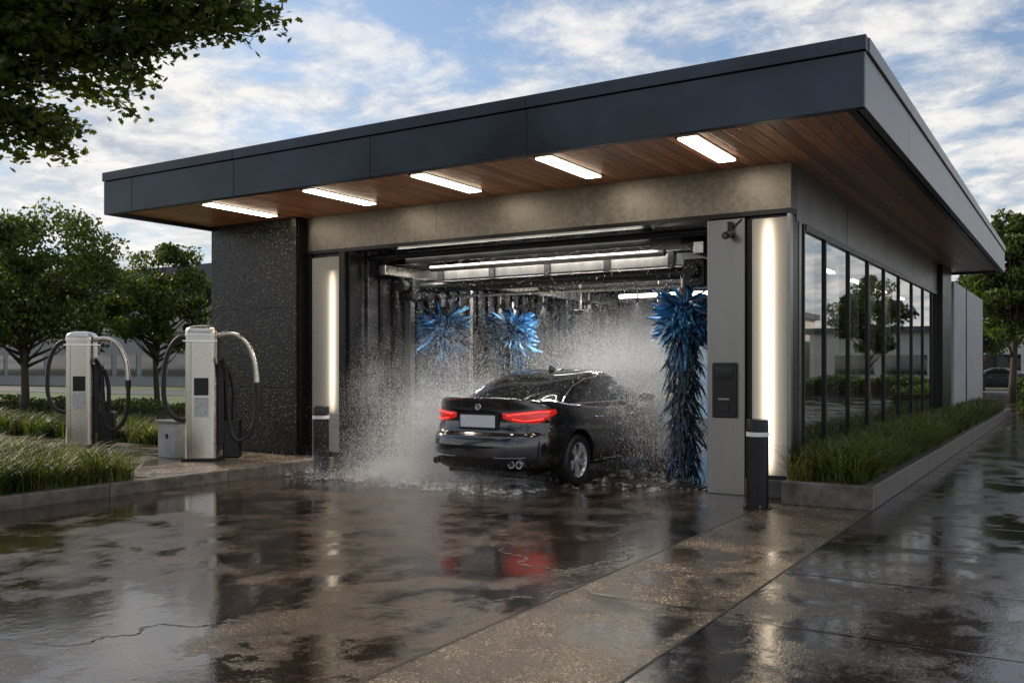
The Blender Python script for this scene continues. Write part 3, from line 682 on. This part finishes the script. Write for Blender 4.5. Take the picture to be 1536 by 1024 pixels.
mesh_obj('boot_lip',Vs,Fs,M_paint,CAR,True)
mesh_obj('antenna_fin',[W3(p) for p in [(-.02,1.95,1.505),(.02,1.95,1.505),(.02,2.15,1.51),(-.02,2.15,1.51),(0,1.93,1.575),(0,1.98,1.575)]],[(0,1,4),(1,2,5,4),(2,3,5),(3,0,4,5)],M_paint,CAR)
M_rim=pm('alloy_rim',(.66,.66,.68),.25,.5,.1,6); M_disc=pm('brake_disc',(.25,.24,.23),.35,1,.1,8)
def wheel(yw,sg):
    cxw=CX+sg*.845; c=(cxw,CY+yw,WR)
    prof=[(.225,-.10),(.25,-.112),(.31,-.108),(.328,-.09),(WR,-.06),(WR,.06),(.328,.09),(.31,.108),(.25,.112),(.225,.10)]
    lathe('tyre',prof,c,M_rubber,CAR,56,'X')
    lathe('rim_barrel',[(.225,-.10),(.228,-.09),(.21,-.07),(.205,.07),(.228,.09),(.225,.10)],c,M_rim,CAR,48,'X')
    lathe('brake_disc',[(0,.0),(.15,.0),(.15,.02),(0,.02)],c,M_disc,CAR,40,'X')
    lathe('rim_back',[(0,-.01),(.2,-.01)],c,M_black,CAR,40,'X')
    V=[];F=[]
    for k in range(10):
        a=2*math.pi*k/10+.13*(1 if k%2 else -1)
        for (r,wd,h) in ((.03,.022,.075),(.12,.016,.088),(.225,.022,.092)):
            for dx in (0,-.025):
                for s_ in (-1,1):
                    V.append((c[0]+sg*(h+dx),c[1]+r*math.cos(a)-s_*wd*math.sin(a),c[2]+r*math.sin(a)+s_*wd*math.cos(a)))
        b=k*12
        for q in (0,4):
            F+= [(b+q,b+q+1,b+q+5,b+q+4),(b+q+2,b+q+3,b+q+7,b+q+6),(b+q,b+q+2,b+q+6,b+q+4),(b+q+1,b+q+3,b+q+7,b+q+5)]
    mesh_obj('spokes',V,F,M_rim,CAR)
    h=[(0,.098),(.03,.096),(.05,.088),(.055,.07)]
    lathe('hub_cap',[(r,sg*x) for r,x in h],c,M_rim,CAR,24,'X')
    lathe('rim_lip',[(.218,sg*.085),(.228,sg*.102),(.238,sg*.104),(.235,sg*.08)],c,M_rim,CAR,56,'X')
for yw in (RW,FW):
    for sg in (1,-1): wheel(yw,sg)
box('underbody',CX-.6,CX+.6,CY+.3,CY+4.5,.17,.26,M_trim,CAR)

# ------------------------------------------------------------ water spray
def mk_drop():
    m,nt,out=nmat('water_droplets'); p=nt.nodes.new('ShaderNodeBsdfDiffuse')
    p.inputs['Color'].default_value=(.96,.97,.98,1)
    t=nt.nodes.new('ShaderNodeBsdfTranslucent'); t.inputs[0].default_value=(.97,.98,1,1)
    mx=nt.nodes.new('ShaderNodeMixShader'); mx.inputs[0].default_value=.5; nt.links.new(p.outputs[0],mx.inputs[1]); nt.links.new(t.outputs[0],mx.inputs[2]); nt.links.new(mx.outputs[0],out.inputs[0]); return m
M_drop=mk_drop()
def drops(P,size,vel,name,parent,smax=5.5):
    n=len(P); d=vel/(np.linalg.norm(vel,axis=1,keepdims=True)+1e-9)
    a=np.cross(d,np.array([.3,.9,.2])); a/=np.linalg.norm(a,axis=1,keepdims=True); b=np.cross(d,a)
    st=rng.uniform(1.0,smax,(n,1)); s=size[:,None]
    V=np.stack([P+d*s*st,P-d*s*st*.6+a*s,P-d*s*st*.6-a*s*.5+b*s*.87,P-d*s*st*.6-a*s*.5-b*s*.87],1).reshape(-1,3)
    base=(np.arange(n)*4)[:,None,None]; T=np.array([[0,1,2],[0,2,3],[0,3,1],[1,3,2]])[None]
    return np_mesh(name,V,(base+T).reshape(-1,3),[M_drop],parent,smooth=True)
SP=empty('water_spray',(-6.8,11.5,1))
def jets(origin,dirn,spread,n,speed,tmax,smin=.0018,smax=.005):
    o=np.array(origin,float); d=np.array(dirn,float); d/=np.linalg.norm(d)
    v=d+rng.normal(0,1,(n,3))*np.array(spread); v/=np.linalg.norm(v,axis=1,keepdims=True); v*=rng.uniform(.35,1,(n,1))*speed
    t=rng.uniform(0,tmax,(n,1))**.8; P=o+v*t+np.array([0,0,-4.9])*t*t; V=v+np.array([0,0,-9.8])*t
    return P,V,rng.uniform(smin,smax,n)*rng.choice([1,1,1,1.6],n)*.85
parts=[]
for x in (-8.8,-8.0,-7.2,-6.4,-5.6,-4.9): parts.append(jets((x,12.5,2.5),(0,-.1,-1),(.35,.35,.05),2600,3.2,.45,.0014,.0034))
for y_ in np.linspace(12.0,14.2,9):
    for x in np.linspace(-7.0,-5.9,4): parts.append(jets((x,y_,1.5),(.25,.1,1),(.9,.6,.25),1300,3.9,.55,.0013,.0032))
for k in range(20):
    x=rng.uniform(-7.4,-5.7); parts.append(jets((x,rng.uniform(10.3,11.2),1.15),(0,.3,1),(.6,.5,.3),90,1.8,.35,.0011,.0026))
for k in range(34):
    y_=rng.uniform(9.9,13.6); parts.append(jets((-7.6,y_,rng.uniform(.3,1.3)),(-1,-.3,.9),(.35,.6,.45),2800,3.3,.62,.0013,.0034))
for k in range(30):
    y_=rng.uniform(10.9,13.6); parts.append(jets((-5.55,y_+.4,rng.uniform(.7,1.3)),(.8,.1,.8),(.3,.4,.4),520,2.5,.5,.0012,.003))
for z in (1.0,1.6,2.2): parts.append(jets((-9.3,12.4,z),(1,-.35,.1),(.08,.18,.14),3000,6,.4,.0013,.0032))
for z in (1.2,2.0): parts.append(jets((-4.3,12.9,z),(-1,.1,.1),(.08,.18,.14),2600,5,.4,.0013,.0032))
for k in range(150):
    x=-7.9+rng.normal(0,.65); y_=rng.uniform(9.2,12.2); parts.append(jets((x,y_,.02),(0,0,1),(.8,.8,.25),380,2.0,.3,.0013,.0034))
for k in range(120):
    x=rng.uniform(-8.0,-4.5); y_=9.55+rng.normal(0,.25) if x<-5.7 else rng.uniform(10.2,12.5); parts.append(jets((x,y_,.02),(0,0,1),(.9,.9,.22),210,1.0,.2,.0013,.0028))
n=16000; Pa=np.stack([rng.uniform(-9.7,-4.0,n),rng.uniform(10.8,14.5,n),rng.uniform(.1,3.1,n)],1); parts.append((Pa,rng.normal(0,.3,(n,3))+np.array([0,0,-1]),rng.uniform(.0014,.0042,n)))
def puffs(c,r,nc,per,pr,smin=.0007,smax=.0017):
    c=np.array(c);r=np.array(r); C=c+np.clip(rng.normal(0,.45,(nc,3)),-1,1)*r; Pm=(C[:,None,:]+rng.normal(0,1,(nc,per,3))*pr*rng.uniform(.5,1.6,(nc,1,1))).reshape(-1,3)
    parts.append((Pm,rng.normal(0,1,(len(Pm),3))+np.array([0,0,-.8]),rng.uniform(smin,smax,len(Pm))))
puffs((-8.3,11.1,.65),(.85,1.7,1.15),290,1400,.18); puffs((-8.0,10.3,.10),(1.3,1.1,.12),160,800,.12)
puffs((-6.2,13.5,1.75),(1.7,1.0,.8),270,1150,.20); puffs((-5.05,12.6,.9),(.35,1.0,.9),90,800,.16)
puffs((-7.0,9.75,.08),(1.3,.35,.06),50,500,.09); puffs((-7.0,15.5,1.6),(2.2,1.0,1.2),120,700,.3)
Pp=np.concatenate([p[0] for p in parts]); Vv=np.concatenate([p[1] for p in parts]); Ss=np.concatenate([p[2] for p in parts])
ok=(Pp[:,2]>.01)&(Pp[:,0]>-9.75)&(Pp[:,0]<-4.0)&(Pp[:,2]<2.95)
inside=(np.abs(Pp[:,0]-CX)<.88)&(Pp[:,1]>CY+.12)&(Pp[:,1]<CY+4.6)&(Pp[:,2]<1.02)&(Pp[:,2]>.2); ok&=~inside
drops(Pp[ok],Ss[ok],Vv[ok],'droplets',SP); print('drops',ok.sum())

# ------------------------------------------------------------ vegetation
def leaves(C,size,mats,name,parent,tmpl=None,mi=None,flat=.0):
    n=len(C); u=rng.normal(0,1,(n,3)); u/=np.linalg.norm(u,axis=1,keepdims=True); r=rng.normal(0,1,(n,3)); r[:,2]+=flat*2
    v=np.cross(u,r); v/=np.linalg.norm(v,axis=1,keepdims=True)+1e-9
    if tmpl is None: tmpl=np.array([[-1,0],[-.1,-.55],[1,0],[-.1,.55]])
    k=len(tmpl); s=size[:,None,None]; V=C[:,None,:]+s*(u[:,None,:]*tmpl[None,:,0:1]+v[:,None,:]*tmpl[None,:,1:2])
    F=np.arange(n*k).reshape(n,k); return np_mesh(name,V.reshape(-1,3),F,mats,parent,mi)
def tree(name,base,H,R,th,seed,nclump=46,per=260,ls=.085,conic=.0):
    rs=np.random.default_rng(seed); b=np.array(base,float); e=empty(name,tuple(b)); V=[];F=[]
    def add(pts,rad,seg=8):
        v,f=sweep([tuple(p) for p in pts],rad,seg); o=len(V); V.extend(v); F.extend([tuple(o+i for i in q) for q in f])
    top=b+np.array([rs.normal(0,.15),rs.normal(0,.15),H*.88])
    tp=[b+(top-b)*t+np.array([math.sin(t*5+seed)*.06,math.cos(t*4+seed)*.06,0])*(t>0) for t in np.linspace(0,1,9)]
    add(tp,[.018*H*(1-.88*t) +.008 for t in np.linspace(0,1,9)])
    cen=b+np.array([0,0,th+(H-th)*.5]); cl=[]
    for i in range(nclump):
        while True:
            q=rs.uniform(-1,1,3)
            if .25<np.linalg.norm(q)<1: break
        w_=R*(1-conic*(q[2]*.5+.5)); c=cen+q*np.array([w_,w_,(H-th)*.5])*.9; cl.append(c)
        t=np.clip((c[2]-b[2]-.6)/(H*.88)*.8,.15,.9); s0=b+(top-b)*t; mid=(s0+c)/2+np.array([0,0,-.05*H*.3])
        add([s0,mid,c],[.010*H*(1-t)+.012,.009+.003*H*(1-t),.006],5)
    mesh_obj('trunk_and_limbs',V,F,M_bark,e,True)
    C=[];
    for c in cl:
        m=int(per*rs.uniform(.5,1.4)); rad=R*rs.uniform(.14,.32); q=rs.normal(0,1,(m,3)); q/=np.linalg.norm(q,axis=1,keepdims=True); q*=rs.uniform(.2,1.15,(m,1))**.6
        C.append(c+q*rad*np.array([1,1,.65])*rs.uniform(.75,1.3,3))
    C=np.concatenate(C); leaves(C,rs.uniform(.6,1.3,len(C))*ls,[M_leaf,M_leaf2],'foliage',e,mi=rs.integers(0,2,len(C)),flat=.5)
    return e
tree('deciduous_tree',(-25.2,14.6,.1),6.3,2.8,1.6,1,80,380,.07)
tree('deciduous_tree',(-26.0,19.6,.1),5.6,2.1,1.6,2,64,340,.07)
tree('deciduous_tree',(-33,17.4,.1),6.0,2.4,1.8,3)
tree('deciduous_tree',(-33.,11.5,.1),6.8,2.6,1.7,5)
tree('deciduous_tree',(-2.7,46,.0),9.3,2.2,2.3,6,56,380,.11,.55)
tree('deciduous_tree',(3.0,47,.0),6.0,2.0,2.0,7,40,260,.11)
tree('deciduous_tree',(9,40,.0),6.0,2.2,2.0,8,40,260,.11)
tree('deciduous_tree',(-5.5,66,.0),8,3.0,2.0,10,50,260,.13)
MT=empty('maple_tree',(-11.6,2.6,.1)); rs=np.random.default_rng(11); V=[];F=[]
def add(pts,rad,seg=8):
    v,f=sweep([tuple(p) for p in pts],rad,seg); o=len(V); V.extend(v); F.extend([tuple(o+i for i in q) for q in f])
tb=np.array([-11.6,2.6,.1]); add([tb,tb+[.1,.05,1.6],tb+[.05,.1,3.2],tb+[.2,.1,5.2],tb+[.1,0,7.6]],[.22,.17,.15,.10,.03],14)
ends=[(-5.95,5.66,4.60),(-6.2,5.5,4.66),(-6.35,5.45,4.50),(-6.6,5.35,4.40),(-7.05,5.1,4.72),(-7.3,4.95,4.42),(-7.6,4.75,4.75),(-7.5,4.72,4.38),(-7.75,4.6,4.05),(-7.5,4.76,3.66),(-7.95,4.5,3.60),(-8.0,4.45,4.3),(-6.95,5.1,4.30),(-7.85,4.55,3.85),(-7.35,4.9,4.7),(-8.0,4.4,4.7),(-6.6,5.2,4.9),(-7.2,4.9,5.1),(-8.1,4.3,5.1),(-7.3,4.9,4.0),(-7.0,5.05,4.1),(-8.0,4.42,3.95),(-7.75,4.62,3.45)]
leafpts=[]
def twig(a,b_,n,spread,r0=.02):
    a=np.array(a,float); b_=np.array(b_,float); mid=(a+b_)/2+np.array([0,0,.18]); P=[a+(mid-a)*t*2 if t<.5 else mid+(b_-mid)*(t-.5)*2 for t in np.linspace(0,1,7)]
    add(P,[r0*(1-.8*t)+.003 for t in np.linspace(0,1,7)],6)
    for k in range(n):
        t=rs.uniform(.45,1.0); p=P[int(t*6)]+(P[min(6,int(t*6)+1)]-P[int(t*6)])*(t*6-int(t*6)); q=rs.normal(0,spread,3); q[2]=q[2]*.7-.03; leafpts.append(p+q)
hub=[np.array(tb+[1.2,.7,3.6]),np.array(tb+[1.6,.9,4.2]),np.array(tb+[2.0,1.2,4.6])]
for h_ in hub: add([tb+[.05,.1,2.9],(tb+[.05,.1,2.9]+h_)/2+[0,0,.1],h_],[.09,.07,.05],8)
for i,e_ in enumerate(ends):
    h_=hub[i%3]; twig(h_,e_,180,.12,.024)
    for k in range(5):
        e2=np.array(e_)+rs.normal(0,.22,3)*np.array([1,1,.55]); m_=h_+(np.array(e_)-h_)*rs.uniform(.6,.85); twig(m_,e2,75,.07,.010)
for k in range(60):
    q=rs.normal(0,1,3); q/=np.linalg.norm(q); e2=tb+np.array([-.3,-.6,6.3])+q*np.array([2.8,2.8,2.0]); twig(tb+[.1,0,4.0+rs.uniform(0,2.5)],e2,70,.3,.03)
mesh_obj('trunk_and_limbs',V,F,M_bark,MT,True)
tm=[]
for r_,a_ in ((.25,180),(.78,215),(.52,238),(.95,275),(.62,300),(.85,325),(.72,345),(1.15,0),(.72,15),(.85,35),(.62,60),(.95,85),(.52,122),(.78,145)): tm.append((r_*math.cos(math.radians(a_)),r_*math.sin(math.radians(a_))))
LP=np.array(leafpts); leaves(LP,rs.uniform(.030,.052,len(LP)),[M_leafm],'foliage',MT,np.array(tm),flat=1.2)

def grass(name,x0,x1,y0,y1,z,n,h0,h1,mats,clump=.16,wd=.006,parent=None):
    nc=max(1,n//26); cx_=rng.uniform(x0,x1,nc); cy_=rng.uniform(y0,y1,nc); idx=rng.integers(0,nc,n); hs=rng.uniform(.45,1.2,nc)
    bx_=cx_[idx]+rng.normal(0,clump*.3,n); by_=cy_[idx]+rng.normal(0,clump*.3,n); a=rng.uniform(0,6.283,n); h=rng.uniform(h0,h1,n)*hs[idx]; ln=rng.uniform(.2,1.1,n)*h
    bx_=np.clip(bx_,x0,x1); by_=np.clip(by_,y0,y1)
    dx=np.cos(a);dy=np.sin(a); wx=-dy;wy=dx; V=np.zeros((n,8,3))
    for k,(t,wk) in enumerate(((0,1),(.4,.9),(.75,.6),(1.,.12))):
        px=bx_+dx*ln*t**1.8; py=by_+dy*ln*t**1.8; pz=z+h*(t-.3*t**3)
        for s_,q in ((-1,0),(1,1)): V[:,2*k+q,0]=px+wx*wd*wk*s_; V[:,2*k+q,1]=py+wy*wd*wk*s_; V[:,2*k+q,2]=pz
    base=(np.arange(n)*8)[:,None,None]; T=np.array([[0,1,3,2],[2,3,5,4],[4,5,7,6]])[None]
    cm=rng.choice([0,0,1,2,2],nc); mi0=np.where(rng.random(n)<.3,rng.choice([0,0,1,2],n),cm[idx]); mi=np.repeat(mi0,3)
    return np_mesh(name,V.reshape(-1,3),(base+T).reshape(-1,4),mats,parent,mi)
BL=[M_blade,M_blade2,M_blade3]
grass('planter_grass',-2.86,-2.06,10.58,18,.21,28000,.32,.62,BL,wd=.007)
grass('planter_grass',-2.86,-2.06,18,31,.21,16000,.34,.6,BL,wd=.012)
box('bed_soil',-20,-10.065,-8,7.49,-.01,.13,M_soil)
grass('ornamental_grass_bed',-13.6,-10.12,2.5,7.3,.12,52000,.30,.62,BL,wd=.007)
grass('ornamental_grass_bed',-20,-13.6,4.0,7.6,.12,26000,.30,.62,BL,wd=.009)
grass('ornamental_grass_bed',-26,-13.0,10.75,12.5,.12,26000,.28,.6,BL,wd=.010)
grass('lawn_grass',-34,-13.2,14.2,22,.1,26000,.08,.2,BL,wd=.014)
grass('lawn_grass',-30,-20.0,6,10.7,.1,14000,.1,.25,BL,wd=.012)
def hedge(name,x0,x1,y0,y1,z0,z1,n,ls):
    C=np.stack([rng.uniform(x0,x1,n),rng.uniform(y0,y1,n),z0+(z1-z0)*rng.uniform(0,1,n)**.7],1); C[:,2]+=.12*(z1-z0)*np.sin(C[:,0]*2.1+C[:,1])
    e=empty(name,((x0+x1)/2,(y0+y1)/2,z0)); box('core',x0+.15,x1-.15,y0+.15,y1-.15,z0,z0+(z1-z0)*.75,M_soil,e)
    leaves(C,rng.uniform(.6,1.3,n)*ls,[M_leaf,M_leaf2],'foliage',e,mi=rng.integers(0,2,n))
hedge('hedge',-28,-13.6,15.2,16,.1,.65,9000,.05)
hedge('hedge',-3.0,14,52,53.5,0,1.0,12000,.09); hedge('shrub_bed',-1.80,-.2,33.5,45,0.0,.8,7000,.07)

# ------------------------------------------------------------ background buildings
def office(name,x0,x1,y0,y1,H,fl,wallm,roofm,bay=3.0,wh=1.5):
    e=empty(name,((x0+x1)/2,(y0+y1)/2,0)); box('walls',x0,x1,y0,y1,0,H,wallm,e); box('roof',x0-.4,x1+.4,y0-.4,y1+.4,H,H+.5,roofm,e)
    gm=M_cglass; fh=H/fl
    for f in range(fl):
        z=f*fh+1.0; x=x0+.8
        while x+bay*.8<x1:
            box('window',x,x+bay*.78,y0-.04,y0-.01,z,z+wh,gm,e); box('sill',x-.05,x+bay*.78+.05,y0-.10,y0-.01,z-.1,z-.005,roofm,e); x+=bay
        yq=y0+.8
        while yq+bay*.8<y1:
            box('window_side',x1+.01,x1+.04,yq,yq+bay*.78,z,z+wh,gm,e); yq+=bay
    return e
wallA=pm('render_grey',(.25,.25,.255),.7,0,.12,.4); roofA=pm('slate_roof',(.07,.075,.09),.6,0,.2,.6); wallB=pm('concrete_panels',(.5,.5,.48),.7,0,.12,.4)
oe=office('office_building',-100,-42,44,60,6.2,2,wallA,roofA)
box('upper_storey',-90,-43,47,58,6.75,9.4,roofA,oe)
office('warehouse_building',-20,14,80,98,4.3,1,wallB,roofA,4.0)
office('retail_building',16,60,72,90,6,2,wallB,roofA,3.4)
C=[]; 
for k in range(70):
    a=rng.uniform(0,1); X=-150+a*330; Y=115+rng.normal(0,8)+30*math.sin(a*3); c=np.array([X,Y,2.6]); m=260; q=rng.normal(0,1,(m,3)); q/=np.linalg.norm(q,axis=1,keepdims=True); C.append(c+q*np.array([5,4,3.2])*rng.uniform(.3,1,(m,1)))
C=np.concatenate(C); leaves(C,rng.uniform(.3,.7,len(C)),[M_leaf,M_leaf2],'distant_trees',None,mi=rng.integers(0,2,len(C)))
parkp=pm('car_paint_dark',(.03,.035,.045),.2,.4,.05,3)
e=empty('parked_car',(0,0,0))
for ch in list(CAR.children):
    if ch.name.startswith('tail_lamp_strip'): continue
    o=ch.copy(); 
    if ch.name.split('.')[0] in('body','greenhouse'):
        o.data=ch.data.copy(); o.data.materials[0]=parkp
    col.objects.link(o); o.parent=e; o.matrix_parent_inverse=Matrix.Translation((-CX,-CY-2.4,0))
e.location=(-5.0,70,0); e.rotation_euler=(0,0,1.57)
